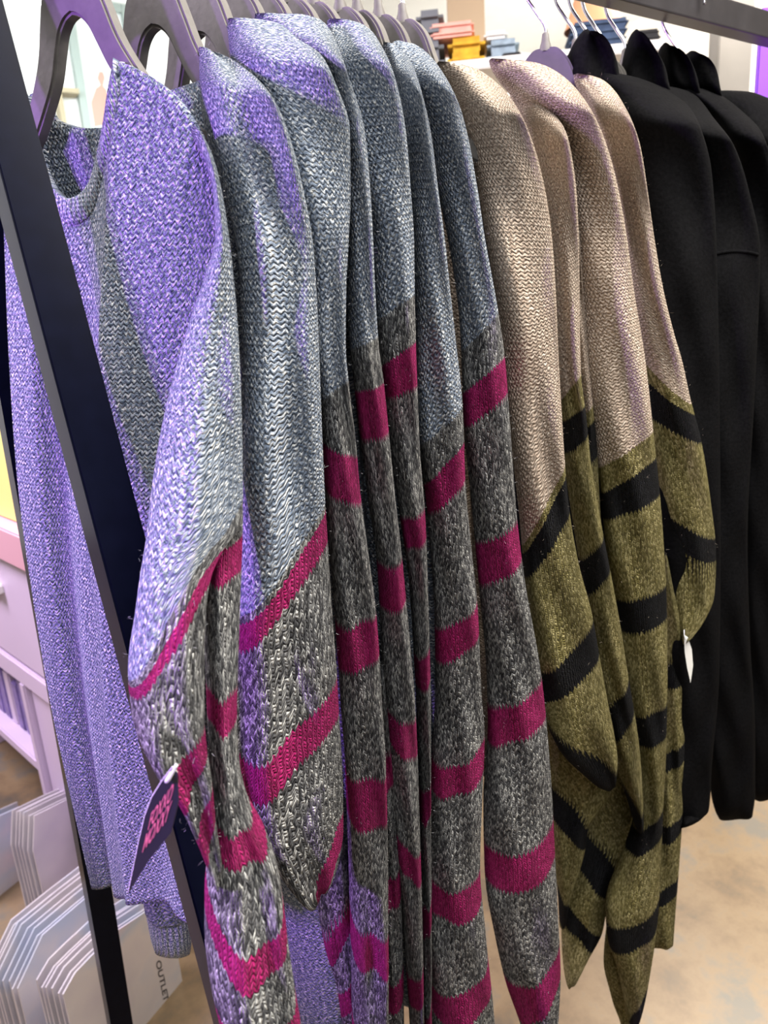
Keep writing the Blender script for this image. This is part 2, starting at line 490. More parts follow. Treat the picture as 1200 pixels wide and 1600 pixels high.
N = NT('polished_concrete'); tc = N.new('ShaderNodeTexCoord').outputs['Object']
n1 = N.noise(tc, 3.4, 6, .66); n2 = N.noise(tc, 9, 6, .7)
c1 = N.ramp(n1, [(.34, (.085, .08, .068)), (.45, (.20, .14, .08)), (.53, (.27, .195, .11)), (.62, (.17, .165, .14))])
N.t.links.new(N.mix(N.m('MULTIPLY', n2, .4), c1, (.25, .175, .095)), N.b.inputs['Base Color'])
N.b.inputs['Roughness'].default_value = .33
struct('floor', box_bm((-4, -3.5, -.1), (5.6, 4.7, 0)), N.mat)
M_WALL = plain('white_wall_paint', (.80, .82, .81), .7, noise=.03, scale=4)
M_WALLC = plain('cream_wall_paint', (.74, .69, .6), .7, noise=.03, scale=4)
struct('wall_back', box_bm((-4, 4.6, 0), (5.6, 4.7, 3.5)), M_WALL)
struct('wall_right', box_bm((5.5, -3.5, 0), (5.6, 4.6, 3.5)), M_WALLC)
struct('ceiling', box_bm((-4, -3.5, 3.5), (5.6, 4.7, 3.6)), M_WALL)

# ------------------------------------------------------------------ clothes rack
rack = empty('clothes_rack', (.85, 0, 0), 0, 'black square-tube garment rack with splayed A-frame legs holding the sweaters', 'rack')
RX0, RW, RX1 = -.094, .034, 1.80
link('rail', bm_mesh('rail', box_bm((RX0, -.014, 1.788), (RX1, .014, 1.823), .002)), M_RAIL, rack)


def leg(px_a, px_b, x0, wx=RW, th=.044):
    A, B = onX(*px_a, RX0), onX(*px_b, RX0)
    d = (B - A) / (B[2] - A[2])
    top = A + d * (1.80 - A[2]); bot = A + d * (0 - A[2])
    nrm = np.array([0, 1.0, -d[1]])                               # behind the front face, in the frame's plane
    nrm /= np.linalg.norm(nrm); off = nrm * th
    print('leg', top, bot)
    bm = bmesh.new()
    def q(p, dx, o): return (x0 + dx, p[1] + o[1], p[2] + o[2])
    zz = np.zeros(3)
    v = [bm.verts.new(c) for c in (q(top, 0, zz), q(top, wx, zz), q(top, wx, off), q(top, 0, off), q(bot, 0, zz), q(bot, wx, zz), q(bot, wx, off), q(bot, 0, off))]
    for w_ in v[4:]: w_.co.z = 0.0
    for f in ((0, 1, 2, 3), (7, 6, 5, 4), (0, 4, 5, 1), (1, 5, 6, 2), (2, 6, 7, 3), (3, 7, 4, 0)): bm.faces.new([v[k] for k in f])
    bmesh.ops.bevel(bm, geom=bm.edges[:], offset=.0015, segments=2, affect='EDGES')
    return link('leg', bm_mesh('leg', bm), M_RACK, rack)


for x0 in (RX0, RX1 - RW):
    leg((22, 350), (154, 850), x0); leg((23, 750), (173, 1600), x0)

# ------------------------------------------------------------------ hangers
def hanger_mesh():
    outer = spline([(0, 1.724), (.014, 1.723), (.028, 1.708), (.037, 1.686), (.045, 1.664), (.055, 1.646), (.072, 1.622), (.092, 1.603), (.114, 1.585)], 6)
    inner = spline([(.114, 1.570), (.092, 1.584), (.068, 1.600), (.046, 1.624), (.032, 1.642), (.023, 1.660), (.016, 1.674), (.008, 1.682), (0, 1.685)], 6)
    half = [np.array(p) for p in outer + inner]
    bm = bmesh.new(); rows = []
    for sgn in (1, -1):
        n = len(outer); 
        for y in (-.0065, .0065):
            o_ = [bm.verts.new((sgn * p[0], y, p[1])) for p in outer]; i_ = [bm.verts.new((sgn * p[0], y, p[1])) for p in reversed(inner)]
            rows.append((o_, i_))
            for k in range(n - 1): bm.faces.new((o_[k], o_[k + 1], i_[k + 1], i_[k]))
        (oa, ia), (ob, ib) = rows[-2], rows[-1]
        for a_, b_ in ((oa, ob), (ia, ib)):
            for k in range(n - 1): bm.faces.new((a_[k], a_[k + 1], b_[k + 1], b_[k]))
        bm.faces.new((oa[-1], ob[-1], ib[-1], ia[-1]))
    bmesh.ops.remove_doubles(bm, verts=bm.verts[:], dist=1e-5)
    bmesh.ops.recalc_face_normals(bm, faces=bm.faces)
    es = [e for e in bm.edges if len(e.link_faces) == 2 and e.calc_face_angle(0) > .9]
    bmesh.ops.bevel(bm, geom=es, offset=.0022, segments=2, affect='EDGES')
    bmesh.ops.translate(bm, verts=bm.verts[:], vec=(0, 0, -1.724))
    me = bm_mesh('hanger_body', bm, True); me.set_sharp_from_angle(angle=.55); return me


HM = hanger_mesh()
HOOK = [(0, 0, -.004), (0, 0, .022), (-.012, 0, .042), (-.024, 0, .062), (-.0275, 0, .085), (-.021, 0, .106), (-.004, 0, .1165), (.014, 0, .112), (.025, 0, .097), (.0265, 0, .080)]
HR = math.atan2(HD[1], HD[0])
hook_me = nub_me = None


def hanger(x, label, mat=M_HANG, rz=0.0, group='hangers on the rack rail', dz=0):
    global hook_me, nub_me
    e = empty('clothes_hanger', (x, 0, 1.724 + dz), HR + rz, label, 'hanger', group)
    me = HM if mat is M_HANG else HM.copy()
    if not me.materials: me.materials.append(mat)
    elif mat is not M_HANG: me.materials.clear(); me.materials.append(mat)
    o = bpy.data.objects.new('hanger_body', me); COL.objects.link(o); o.parent = e
    if hook_me is None:
        h_ = tube('hook', spline(HOOK, 6), .0021, M_CHROME); hook_me = h_.data; h_.parent = e
        V = []; prof = [(.0075, -.003), (.0065, .004), (.0048, .009), (.0040, .016), (.0022, .0175)]
        for r, z in prof: V += [(r * math.cos(k * math.pi / 6), r * math.sin(k * math.pi / 6), z) for k in range(12)]
        Fc = [(i * 12 + k, i * 12 + (k + 1) % 12, (i + 1) * 12 + (k + 1) % 12, (i + 1) * 12 + k) for i in range(4) for k in range(12)] + [tuple(48 + k for k in range(12))]
        nub_me = mesh('hanger_neck', V, Fc); nub_me.materials.append(M_HANG)
    else:
        h_ = bpy.data.objects.new('hook', hook_me); COL.objects.link(h_); h_.parent = e
    nb = bpy.data.objects.new('hanger_neck', nub_me); COL.objects.link(nb); nb.parent = e
    return e


# ------------------------------------------------------------------ sweaters
S = {}
def sweater(key, x, label, cat_group, kindmat):
    o = empty('knit_sweater', (x, 0, 1.0), 0, label, 'sweater', cat_group); S[key] = o; return o


GB, GO = 'blue sweaters with grey and magenta striped sleeves', 'beige sweaters with olive and black striped sleeves'
blue_x = [-.008, .058, .098, .132, .162, .190, .216]
beige_x = [.246, .266, .292, .322]
bl = ['pale blue knit sweater nearest the rack end, its round neckline and front lit violet',
      'blue sweater second from the rack end, wide diagonal magenta stripes on a baggy grey elbow',
      'blue sweater third from the rack end, shoulder splashed with violet light',
      'blue sweater fourth from the rack end, narrow sleeve with short magenta bands',
      'blue sweater fifth from the rack end, striped sleeve tucked deep between its neighbours',
      'blue sweater sixth from the rack end, second last before the beige ones',
      'last blue sweater in the row, its long striped sleeve overlapping the first beige sweater']
be = ['first beige sweater, baggy olive elbow with slanted black stripes beside the last magenta-striped sleeve',
      'second beige sweater from the blue ones, narrow olive sleeve with black bands',
      'third beige sweater from the blue ones, long straight olive sleeve ending lowest over the floor',
      'last beige sweater, olive elbow bulging toward the black hoodies with a white tag']
for i in range(7): sweater('S%d' % (i + 1), blue_x[i], bl[i], GB, M_BLUE)
for i in range(4): sweater('B%d' % (i + 1), beige_x[i], be[i], GO, M_BEIGE)
for i, x in enumerate(blue_x): hanger(x, ['taupe hanger nearest the rack end, its arch open above the violet neckline', 'second taupe hanger from the rack end, inside the second blue sweater', 'third taupe hanger from the rack end, its arm entering the violet-splashed shoulder', 'fourth taupe hanger from the rack end', 'fifth taupe hanger from the rack end', 'sixth taupe hanger from the rack end', 'seventh taupe hanger from the rack end, in the last blue sweater'][i], rz=[.14, .10, .04, .05, 0, .03, -.02][i])
for i, x in enumerate(beige_x): hanger(x, ['taupe hanger inside the first beige sweater', 'taupe hanger inside the second beige sweater', 'taupe hanger inside the third beige sweater', 'taupe hanger inside the last beige sweater'][i], rz=[.02, -.05, .05, 0][i])

# --- first blue sweater: open neckline, front and back panels
tops = [(2, 215, .125), (45, 150, .07), (60, 222, .062), (82, 283, .045), (112, 315, .02), (146, 294, -.005), (166, 225, -.03), (178, 150, -.045), (186, 98, -.05), (240, 122, -.08), (290, 168, -.11), (325, 232, -.125), (346, 310, -.135)]
bots = [(150, 1384, .125), (162, 1388, .11), (168, 1390, .10), (174, 1392, .09), (184, 1396, .07), (194, 1400, .05), (200, 1402, .03), (206, 1405, .015), (212, 1408, 0), (228, 1414, -.03), (250, 1420, -.06), (272, 1430, -.08), (300, 1440, -.10)]
def pcols(tops, bots, dn=0.0, K=5, bulge=.02, dy=0.0):
    out = []
    for a, b_ in zip(tops, bots):
        A, B = onY(*a), onY(*b_)
        pts = []
        for k in range(K):
            t = k / (K - 1); P = A + (B - A) * t + HN * (bulge * math.sin(math.pi * t) + dn)
            pts.append(P)
        out.append(pts)
    return out
o = sheet('body_front', S['S1'], M_BLUE, pcols(tops, bots), waves=[(1.5, .006, 1.0, 2), (3.2, .004, 0, 1)], seed=1)
FRONT = o
btops = [(2, 215, .125), (45, 150, .072), (64, 154, .074), (84, 187, .07), (104, 198, .06), (123, 203, .04), (150, 203, .01), (172, 196, -.02), (187, 100, -.05), (240, 124, -.08), (290, 168, -.11), (325, 232, -.125), (346, 310, -.135)]
bbots = [(p[0] + 14, p[1] - 10, p[2] + .03) for p in bots]
sheet('body_back', S['S1'], M_BLUE, pcols(btops, bbots, bulge=-.012), waves=[(2, .005, .4, 1)], seed=2, flip=True)
# ribbed collar following the neckline, front then back
def collar(name, pts, drop, mat, parent, out=.0025):
    P = [np.array(p) for p in spline(pts, 8)]
    cols = [[p + HN * out + np.array([0, 0, .002]), p + HN * out * 1.6 + np.array([0, 0, -drop * .5]), p + HN * out + np.array([0, 0, -drop])] for p in P]
    return sheet(name, parent, mat, cols, nt=12, ns=140, thick=.006)
collar('collar', [onY(*t) for t in tops[1:9]], .018, M_RIB_BLUE, S['S1'])
collar('collar', [onY(*t) for t in btops[1:9]], .020, M_RIB_BLUE, S['S1'], out=-.0025)

SL = []
def sleeve(key, name, rows, yc, bands, mat=None, **kw):
    mat = mat or (M_BLUE if key[0] == 'S' else M_BEIGE)
    o = loft(name, S[key], mat, rows, yc, bands, seed=len(SL) * 7 + 3, **kw); SL.append((key, o)); return o

# S1: bag elbow and the forearm column
sleeve('S1', 'sleeve', [(205, 298, 312), (250, 320, 334), (300, 333, 347), (370, 336, 358), (430, 320, 365), (500, 297, 371), (600, 268, 376), (680, 250, 378), (770, 236, 379), (815, 231, 374), (850, 227, 350), (900, 219, 328), (960, 211, 320), (1050, 200, 318), (1110, 205, 318), (1165, 228, 322), (1200, 258, 328), (1260, 291, 334), (1310, 314, 341), (1345, 330, 346)], [(205, -.165), (500, -.185), (700, -.21), (900, -.26), (1100, -.295), (1345, -.32)],
       [(1058, 770), (1062, 838), (1074, 893), (1190, 1122), (1232, 1160), (1268, 1205), (1306, 1250)], b=.05, slant=.035, folds=[(1, .006, 2.2, .1)])
sleeve('S1', 'sleeve_forearm', [(690, 330, 379), (800, 322, 379), (900, 319, 376), (1000, 320, 372), (1100, 323, 369), (1180, 327, 373), (1250, 331, 388), (1300, 329, 415), (1350, 324, 433), (1400, 320, 441), (1460, 320, 448), (1540, 330, 460), (1600, 344, 470), (1700, 360, 480)], [(690, -.19), (900, -.24), (1100, -.275), (1300, -.31), (1700, -.36)],
       [(806, 774), (846, 828), (896, 880), (1068, 1058), (1113, 1105), (1262, 1262), (1308, 1300), (1368, 1376, 58), (1418, 1424, 56), (1555, 1525, 32), (1602, 1572, 30)], b=.045, slant=.02, folds=[(1.5, .004, 0, .2)])
# S2
sleeve('S2', 'sleeve', [(83, 311, 315), (88, 311, 335), (95, 312, 350), (112, 312, 378), (140, 313, 410), (180, 316, 437), (230, 328, 456), (300, 350, 474), (375, 368, 488), (450, 376, 494), (560, 377, 499), (650, 375, 502), (790, 372, 508), (850, 371, 512), (900, 366, 515), (960, 358, 519), (1040, 360, 525), (1130, 352, 530), (1230, 356, 535), (1290, 392, 536), (1340, 440, 528), (1380, 490, 508)], [(83, -.18), (700, -.19), (1380, -.22)],
       [(958, 783), (964, 790), (1005, 840), (1150, 1055, 12), (1208, 1106, 12), (1460, 1262), (1512, 1312)], top=1, folds=[(1, .012, 3.4, -.05), (2, .004, 0, .1)], b=.05)
sleeve('S2', 'sleeve_forearm', [(1255, 462, 530), (1370, 487, 545), (1450, 500, 552), (1550, 522, 560), (1650, 540, 566), (1720, 545, 566)], -.11,
       [(900, 900), (1455, 1395), (1500, 1430), (1540, 1500), (1572, 1535)], b=.03, slant=.03)
# S3
sleeve('S3', 'sleeve', [(37, 356, 362), (42, 355, 405), (50, 356, 457), (70, 358, 487), (100, 362, 508), (125, 370, 520), (208, 405, 547), (300, 440, 548), (375, 466, 545), (450, 481, 541), (540, 486, 540), (600, 492, 545), (690, 502, 556), (760, 508, 562), (860, 515, 575), (960, 523, 588), (1100, 532, 597), (1180, 538, 602), (1300, 543, 605), (1400, 546, 606), (1600, 550, 606), (1700, 552, 606)], -.182,
       [(622, 590), (683, 712), (756, 782), (962, 955), (1030, 1015), (1185, 1198), (1255, 1272), (1408, 1445), (1460, 1500), (1570, 1612)], top=1, folds=[(1, .006, 2.6, .1)])
sleeve('S3', 'sleeve_fold', [(1040, 584, 599), (1150, 586, 609), (1300, 592, 622), (1500, 600, 630), (1700, 602, 632)], -.15,
       [(900, 900), (1180, 1165), (1225, 1210), (1365, 1345), (1402, 1390), (1530, 1500), (1565, 1545)], b=.03, slant=.02)
# S4
sleeve('S4', 'sleeve', [(28, 398, 408), (33, 398, 470), (42, 401, 506), (70, 420, 525), (125, 470, 545), (208, 505, 570), (300, 530, 579), (375, 540, 583), (450, 541, 586), (540, 546, 592), (600, 553, 600), (680, 562, 608), (780, 575, 618), (870, 588, 628), (930, 592, 634), (1030, 596, 643), (1090, 600, 648), (1170, 604, 652), (1300, 615, 656), (1450, 630, 660), (1600, 640, 662), (1700, 645, 664)], -.178,
       [(545, 525), (608, 598), (680, 672), (870, 872), (935, 932), (1090, 1115), (1132, 1170), (1270, 1320), (1310, 1362), (1495, 1490), (1535, 1530)], top=1)
# S5
sleeve('S5', 'sleeve', [(36, 511, 520), (40, 511, 548), (48, 512, 573), (80, 515, 598), (125, 520, 617), (208, 540, 634), (300, 560, 642), (375, 580, 647), (450, 585, 648), (540, 590, 650), (600, 598, 652), (700, 608, 656), (800, 624, 664), (900, 638, 668), (1000, 645, 671), (1100, 650, 673), (1250, 653, 673), (1400, 655, 674), (1700, 655, 674)], -.173,
       [(502, 460), (572, 533), (618, 600), (800, 795), (842, 836), (1010, 1005), (1055, 1050), (1210, 1205), (1255, 1250), (1385, 1380), (1425, 1420), (1545, 1540), (1582, 1578)], top=1)
# S6
sleeve('S6', 'sleeve', [(72, 598, 605), (78, 598, 628), (95, 600, 640), (125, 605, 652), (208, 625, 673), (300, 640, 685), (375, 645, 695), (450, 647, 703), (540, 650, 713), (600, 650, 720), (660, 652, 724), (750, 662, 727), (850, 672, 736), (960, 679, 747), (1080, 680, 752), (1150, 676, 757), (1250, 672, 753), (1350, 670, 750), (1450, 670, 758), (1600, 674, 773), (1700, 676, 778)], -.171,
       [(692, 634), (754, 688), (798, 746), (975, 938), (1022, 985), (1178, 1148, 6), (1218, 1196, 6), (1355, 1350, 8), (1398, 1395, 8), (1520, 1490, 10), (1562, 1536, 10)], top=1)
# S7
sleeve('S7', 'sleeve', [(69, 618, 632), (72, 610, 645), (80, 606, 658), (108, 612, 685), (180, 640, 722), (290, 680, 745), (375, 700, 758), (450, 712, 772), (490, 717, 779), (560, 721, 789), (650, 724, 796), (800, 738, 807), (900, 747, 819), (1050, 760, 845), (1130, 762, 854), (1250, 755, 863), (1350, 757, 868), (1450, 772, 873), (1520, 789, 876), (1600, 816, 872), (1690, 838, 866)], -.17,
       [(548, 488), (612, 556), (664, 612), (842, 815), (905, 870), (1095, 1060), (1146, 1115), (1305, 1275, 14), (1352, 1330, 14), (1500, 1470, 22), (1562, 1515, 22)], top=1)
# beige
sleeve('B1', 'sleeve', [(102, 682, 692), (108, 682, 735), (118, 686, 757), (160, 705, 801), (229, 730, 834), (300, 748, 852), (367, 758, 862), (450, 772, 868), (560, 785, 873), (650, 793, 878), (740, 804, 884), (800, 811, 890), (880, 818, 904), (960, 828, 925), (1050, 838, 941), (1110, 850, 952), (1150, 868, 960), (1190, 905, 965), (1225, 945, 962)], -.166,
       [(850, 728), (860, 740), (896, 800), (1040, 968, 6), (1082, 1022, 6), (1106, 1198), (1400, 1400)], top=1, folds=[(1, .006, 2.4, .1)])
sleeve('B1', 'sleeve_forearm', [(1090, 842, 925), (1150, 850, 948), (1200, 853, 962), (1235, 856, 955), (1290, 862, 920), (1320, 865, 915), (1360, 868, 903), (1400, 872, 890), (1440, 874, 884)], -.095,
       [(900, 900), (1208, 1290), (1262, 1318), (1370, 1400), (1420, 1430)], b=.035)
sleeve('B2', 'sleeve', [(138, 795, 805), (146, 796, 838), (160, 800, 852), (220, 825, 888), (321, 845, 902), (400, 855, 905), (500, 862, 906), (585, 868, 908), (650, 873, 916), (720, 881, 923), (800, 893, 936), (880, 905, 951), (960, 916, 966), (1060, 933, 982), (1120, 946, 992), (1180, 960, 1000), (1240, 982, 1004), (1290, 998, 1006)], -.162,
       [(627, 583), (656, 632), (706, 678), (868, 838), (922, 890), (1098, 1062), (1150, 1112), (1190, 1262), (1400, 1400)], top=1)
sleeve('B2', 'sleeve_fold', [(360, 890, 906), (500, 898, 915), (620, 904, 926), (720, 910, 934), (800, 914, 938), (950, 930, 952), (1050, 940, 962)], -.125,
       [(652, 632), (670, 654), (728, 712), (1500, 1500)], b=.03, slant=.02)
sleeve('B2', 'sleeve_forearm', [(1180, 895, 990), (1240, 898, 1000), (1290, 896, 1002), (1340, 890, 985), (1380, 884, 962), (1420, 879, 948), (1450, 877, 942), (1480, 878, 925), (1510, 881, 908), (1532, 886, 898)], -.085,
       [(900, 900), (1262, 1365), (1325, 1402), (1392, 1452), (1424, 1474), (1600, 1600)], b=.035)
sleeve('B3', 'sleeve', [(96, 764, 775), (101, 765, 825), (112, 770, 860), (151, 800, 908), (229, 850, 948), (349, 892, 976), (450, 903, 990), (560, 913, 1008), (675, 925, 1021), (760, 938, 1030), (850, 946, 1037), (950, 962, 1042), (1050, 975, 1043), (1130, 988, 1042), (1200, 996, 1040), (1250, 995, 1037), (1300, 984, 1035), (1350, 965, 1032), (1410, 946, 1030), (1450, 948, 1026), (1500, 962, 1019), (1550, 975, 1010), (1590, 984, 998)], -.16,
       [(728, 672), (766, 712), (806, 770), (932, 912), (978, 962), (1105, 1095), (1152, 1143), (1285, 1255), (1318, 1298), (1425, 1398, 8), (1462, 1440, 8), (1580, 1530), (1596, 1565)], top=1)
sleeve('B3', 'sleeve_cuff', [(1425, 950, 975), (1500, 943, 978), (1550, 955, 985), (1600, 970, 988), (1645, 974, 988)], -.10, [(900, 900), (1900, 1900)], b=.025, slant=.02)
sleeve('B4', 'sleeve', [(119, 896, 906), (126, 897, 938), (140, 903, 957), (165, 915, 974), (229, 940, 1000), (300, 960, 1012), (376, 975, 1023), (450, 985, 1036), (520, 995, 1053), (565, 1003, 1066), (620, 1010, 1078), (690, 1018, 1096), (780, 1030, 1110), (870, 1040, 1119), (930, 1042, 1116), (960, 1046, 1104), (985, 1056, 1086), (1000, 1064, 1074)], -.158,
       [(560, 632), (588, 646), (645, 690), (790, 840), (838, 874), (2000, 2000)], top=1)
sleeve('B4', 'sleeve_forearm', [(870, 1034, 1042), (920, 1033, 1052), (960, 1033, 1062), (1025, 1035, 1070), (1100, 1033, 1071), (1200, 1031, 1069), (1280, 1027, 1066), (1370, 1022, 1060), (1420, 1018, 1056), (1476, 1016, 1052)], -.135,
       [(500, 500), (1028, 1025), (1067, 1062), (1172, 1155), (1196, 1182), (1286, 1268), (1312, 1292), (1388, 1362), (1404, 1388)], b=.03, slant=.03)

# far sleeve of the first sweater, hanging unlit behind the leg, with a ribbed cuff
loft('sleeve_far', S['S1'], M_BLUE, [(560, 110, 140), (700, 125, 170), (850, 140, 195), (970, 160, 215), (1100, 180, 240), (1250, 200, 268), (1350, 214, 282), (1425, 226, 296)], .06, b=.03, slant=.02, seed=91, caps=(1, 0))
loft('cuff', S['S1'], M_RIB_BLUE, [(1415, 225, 297), (1440, 230, 299), (1465, 235, 299), (1488, 242, 297)], .06, b=.028, slant=.02, seed=92, caps=(0, 1), wob=.001)

# trunks of the other sweaters
ZB = [1.21 - .022 * k for k in range(24)]
for i in range(1, 7):
    body_loft('body', S['S%d' % (i + 1)], M_BLUE, blue_x[i], zb=[0, .58, .60, .60, .60, .70, .74][i], near=-.105, far=[0, .055, .07, .09, .11, .13, .15][i], seed=i)
for i in range(4):
    body_loft('body', S['B%d' % (i + 1)], M_BEIGE, beige_x[i], zb=.86, seed=20 + i)
for n_, (k, o) in enumerate(SL):
    if o.name.startswith('sleeve') and not o.name.startswith('sleeve_f') and not o.name.startswith('sleeve_c'):
        fuzz(S[k], o, M_FUZZ if k[0] == 'S' else M_FUZZB, 700, .0038, seed=n_)

# ------------------------------------------------------------------ black hoodies
hd = ['first black hoodie after the beige sweaters, peaked hood beside the mauve hanger', 'second black hoodie, tall pointed hood and stitched sleeve seam', 'third black hoodie behind the pointed hood', 'last black hoodie at the picture edge, round hood under a lone hook']
hx = [.585, .635, .68, .80]
HB = [
  ([(118, 905, 975), (128, 908, 1010), (145, 915, 1045), (170, 930, 1078), (205, 950, 1096), (270, 975, 1112), (400, 1000, 1120), (600, 1018, 1124), (850, 1028, 1126), (1050, 1036, 1124), (1200, 1042, 1112), (1262, 1046, 1108), (1284, 1050, 1072)], -.15),
  ([(136, 985, 1045), (146, 988, 1080), (165, 995, 1100), (183, 1000, 1113), (229, 1030, 1147), (298, 1055, 1170), (395, 1068, 1188), (600, 1078, 1180), (850, 1085, 1168), (1000, 1092, 1172), (1150, 1102, 1180), (1240, 1112, 1180), (1274, 1122, 1176)], -.15),
  ([(140, 1049, 1100), (150, 1055, 1125), (165, 1070, 1147), (211, 1105, 1192), (300, 1135, 1215), (600, 1148, 1226), (1000, 1160, 1230), (1200, 1168, 1228), (1244, 1176, 1222)], -.14),
  ([(146, 1090, 1180), (160, 1105, 1210), (190, 1130, 1240), (300, 1170, 1268), (700, 1185, 1275), (1180, 1192, 1270)], -.12)]
HH = [
  [(53, 913, 924), (60, 904, 938), (78, 892, 955), (100, 883, 964), (128, 878, 970), (155, 884, 990)],
  [(53, 990, 1000), (60, 984, 1008), (78, 977, 1022), (110, 970, 1040), (140, 966, 1047), (165, 972, 1060)],
  [(74, 1032, 1048), (84, 1028, 1066), (100, 1026, 1080), (125, 1026, 1090), (155, 1036, 1096)],
  [(85, 1072, 1092), (94, 1068, 1108), (112, 1064, 1120), (140, 1068, 1126), (158, 1080, 1130)]]
for i in range(4):
    e = empty('black_hoodie', (hx[i], 0, 1.0), 0, hd[i], 'hoodie', 'black hoodies on the rack'); S['H%d' % i] = e
    rows, yc = HB[i]
    o = loft('body', e, M_HOOD, rows, yc, top=1, y0=-.04, b=.045, seed=40 + i, folds=[(1, .005, 2.2, .1)], wob=.003)
    loft('hood', e, M_HOOD, HH[i], -.05, b=.045, slant=.05, seed=50 + i, folds=[(1.5, .006, 1.0, .8)], wob=.003, step=3)
    body_loft('back', e, M_HOOD, hx[i] - .03, zt=1.63, zb=.85, seed=30 + i, th=.015, near=-.06)
    if i == 1:
        bv = BVHTree.FromObject(o, bpy.context.evaluated_depsgraph_get()) if False else BVHTree.FromPolygons([v.co[:] for v in o.data.vertices], [p.vertices[:] for p in o.data.polygons])
        pts = []
        for px, py in [(1072, 470), (1080, 442), (1094, 415), (1112, 399), (1140, 393), (1168, 394), (1184, 398)]:
            h = bv.ray_cast(Vector(CAM), Vector(ray(px, py)).normalized())
            if h[0]: pts.append(np.array(h[0]))
        if len(pts) > 2: tube('seam', spline(pts, 4), .0022, M_HOOD, o)
    hanger(hx[i], ['chrome hook hanger holding the first black hoodie', 'chrome hook hanger inside the pointed-hood black hoodie', 'chrome hook hanger inside the third black hoodie', 'lone chrome hook hanger above the last black hoodie'][i], rz=[.1, 0, .1, .3][i], dz=.0)
hanger(.533, 'mauve hanger standing free between the last beige sweater and the black hoodies', M_HANGP, rz=.25)
hanger(.61, 'bare hanger between the first two black hoodies', M_HANG, rz=.05)

# ------------------------------------------------------------------ hang tags
T0 = onY(240, 1290, -.33); tn = np.array([-.85, -.5, .15]); tn /= np.linalg.norm(tn)
tg = empty('hang_tag', tuple(onY(272, 1200, -.33)), 0, 'navy hang tag with pink lettering dangling from the first blue sleeve', 'tag')
tpx = [(269, 1199), (277, 1208), (279, 1252), (267, 1301), (232, 1345), (200, 1396), (216, 1318), (226, 1275), (237, 1246), (252, 1222)]
tp = [onP(px, py, T0, tn) for px, py in tpx]
card = prism('card', tp, -tn * .0005, M_TAG, tg)
prism('card_core', [onP(px - 1.8, py - .5, T0, tn) - tn * .0006 for px, py in tpx], -tn * .0006, M_TAGEDGE, card)
tube('loop', spline([onP(270, 1206, T0, tn) + tn * .001, onP(266, 1216, T0, tn) + tn * .003, onP(272, 1212, T0, tn) + tn * .004, onP(280, 1192, T0, tn) + tn * .002], 6), .0010, M_CLEAR, tg)


def lettering(parent, text, origin, xdir, ydir, nrm, size, mat, name='lettering', squash=1.0):
    c = bpy.data.curves.new(name, 'FONT'); c.body = text; c.size = size; c.extrude = .0002; c.offset = .0002
    ob = bpy.data.objects.new(name, c); COL.objects.link(ob)
    me = bpy.data.meshes.new_from_object(ob.evaluated_get(bpy.context.evaluated_depsgraph_get()))
    bpy.data.objects.remove(ob); bpy.data.curves.remove(c)
    co = np.zeros(len(me.vertices) * 3); me.vertices.foreach_get('co', co); co = co.reshape(-1, 3)
    W = np.array(origin) + np.outer(co[:, 0], xdir) + np.outer(co[:, 1], ydir) * squash + np.outer(co[:, 2], nrm)
    me.vertices.foreach_set('co', W.ravel()); me.update(); me.name = name
    return link(name, me, mat, parent)


def text_quad(parent, text, p00, p10, p01, nrm, mat):
    """letters fitted between the base line p00-p10 and the height p00-p01"""
    c = bpy.data.curves.new('lettering', 'FONT'); c.body = text; c.size = 1.0; c.offset = .012
    ob = bpy.data.objects.new('lettering', c); COL.objects.link(ob)
    me = bpy.data.meshes.new_from_object(ob.evaluated_get(bpy.context.evaluated_depsgraph_get()))
    bpy.data.objects.remove(ob); bpy.data.curves.remove(c)
    co = np.zeros(len(me.vertices) * 3); me.vertices.foreach_get('co', co); co = co.reshape(-1, 3)
    lo, hi = co.min(0), co.max(0)
    a = (co[:, 0] - lo[0]) / (hi[0] - lo[0]); b_ = (co[:, 1] - lo[1]) / (hi[1] - lo[1])
    W = np.array(p00) + np.outer(a, np.array(p10) - p00) + np.outer(b_, np.array(p01) - p00) + np.array(nrm) * .0006
    me.vertices.foreach_set('co', W.ravel()); me.update()
    return link('lettering', me, mat, parent)


q = lambda px, py: onP(px, py, T0, tn)
text_quad(card, 'FOXXO', q(232, 1297), q(268, 1249), q(238, 1269), tn, M_PINKINK)
text_quad(card, 'MOXXY', q(223, 1332), q(263, 1280), q(230, 1302), tn, M_PINKINK)

wt0 = onY(1076, 1030, -.16); wn = np.array([-.75, -.6, .1]); wn /= np.linalg.norm(wn)
wt = empty('hang_tag', tuple(onP(1071, 995, wt0, wn)), 0, 'white hang tag peeking from under the last beige sweater elbow', 'tag')
prism('card', [onP(px, py, wt0, wn) for px, py in [(1069, 992), (1075, 996), (1081, 1015), (1083, 1040), (1079, 1067), (1074, 1045), (1070, 1020)]], -wn * .001, M_TAGEDGE, wt)
tube('loop', spline([onP(1071, 999, wt0, wn) + wn * .001, onP(1069, 992, wt0, wn) + wn * .002, onP(1069, 984, wt0, wn)], 5), .0007, M_CLEAR, wt)

# ------------------------------------------------------------------ background, low left: cabinet and packets
M_LILAC = plain('lilac_lacquer', (.62, .50, .68), .4, noise=.04, scale=3)
M_PINKB = plain('pink_board', (.66, .36, .44), .5)
M_YEL = plain('yellow_card', (.85, .72, .25), .6)
M_PURP = plain('purple_box_card', (.22, .16, .4), .5, noise=.3, scale=40)
M_CREAM = plain('cream_board', (.72, .66, .50), .5)
M_WHITE = plain('white_trim', (.85, .84, .82), .5)


ORD = ['first', 'second', 'third', 'fourth', 'fifth', 'sixth', 'seventh', 'eighth', 'ninth']


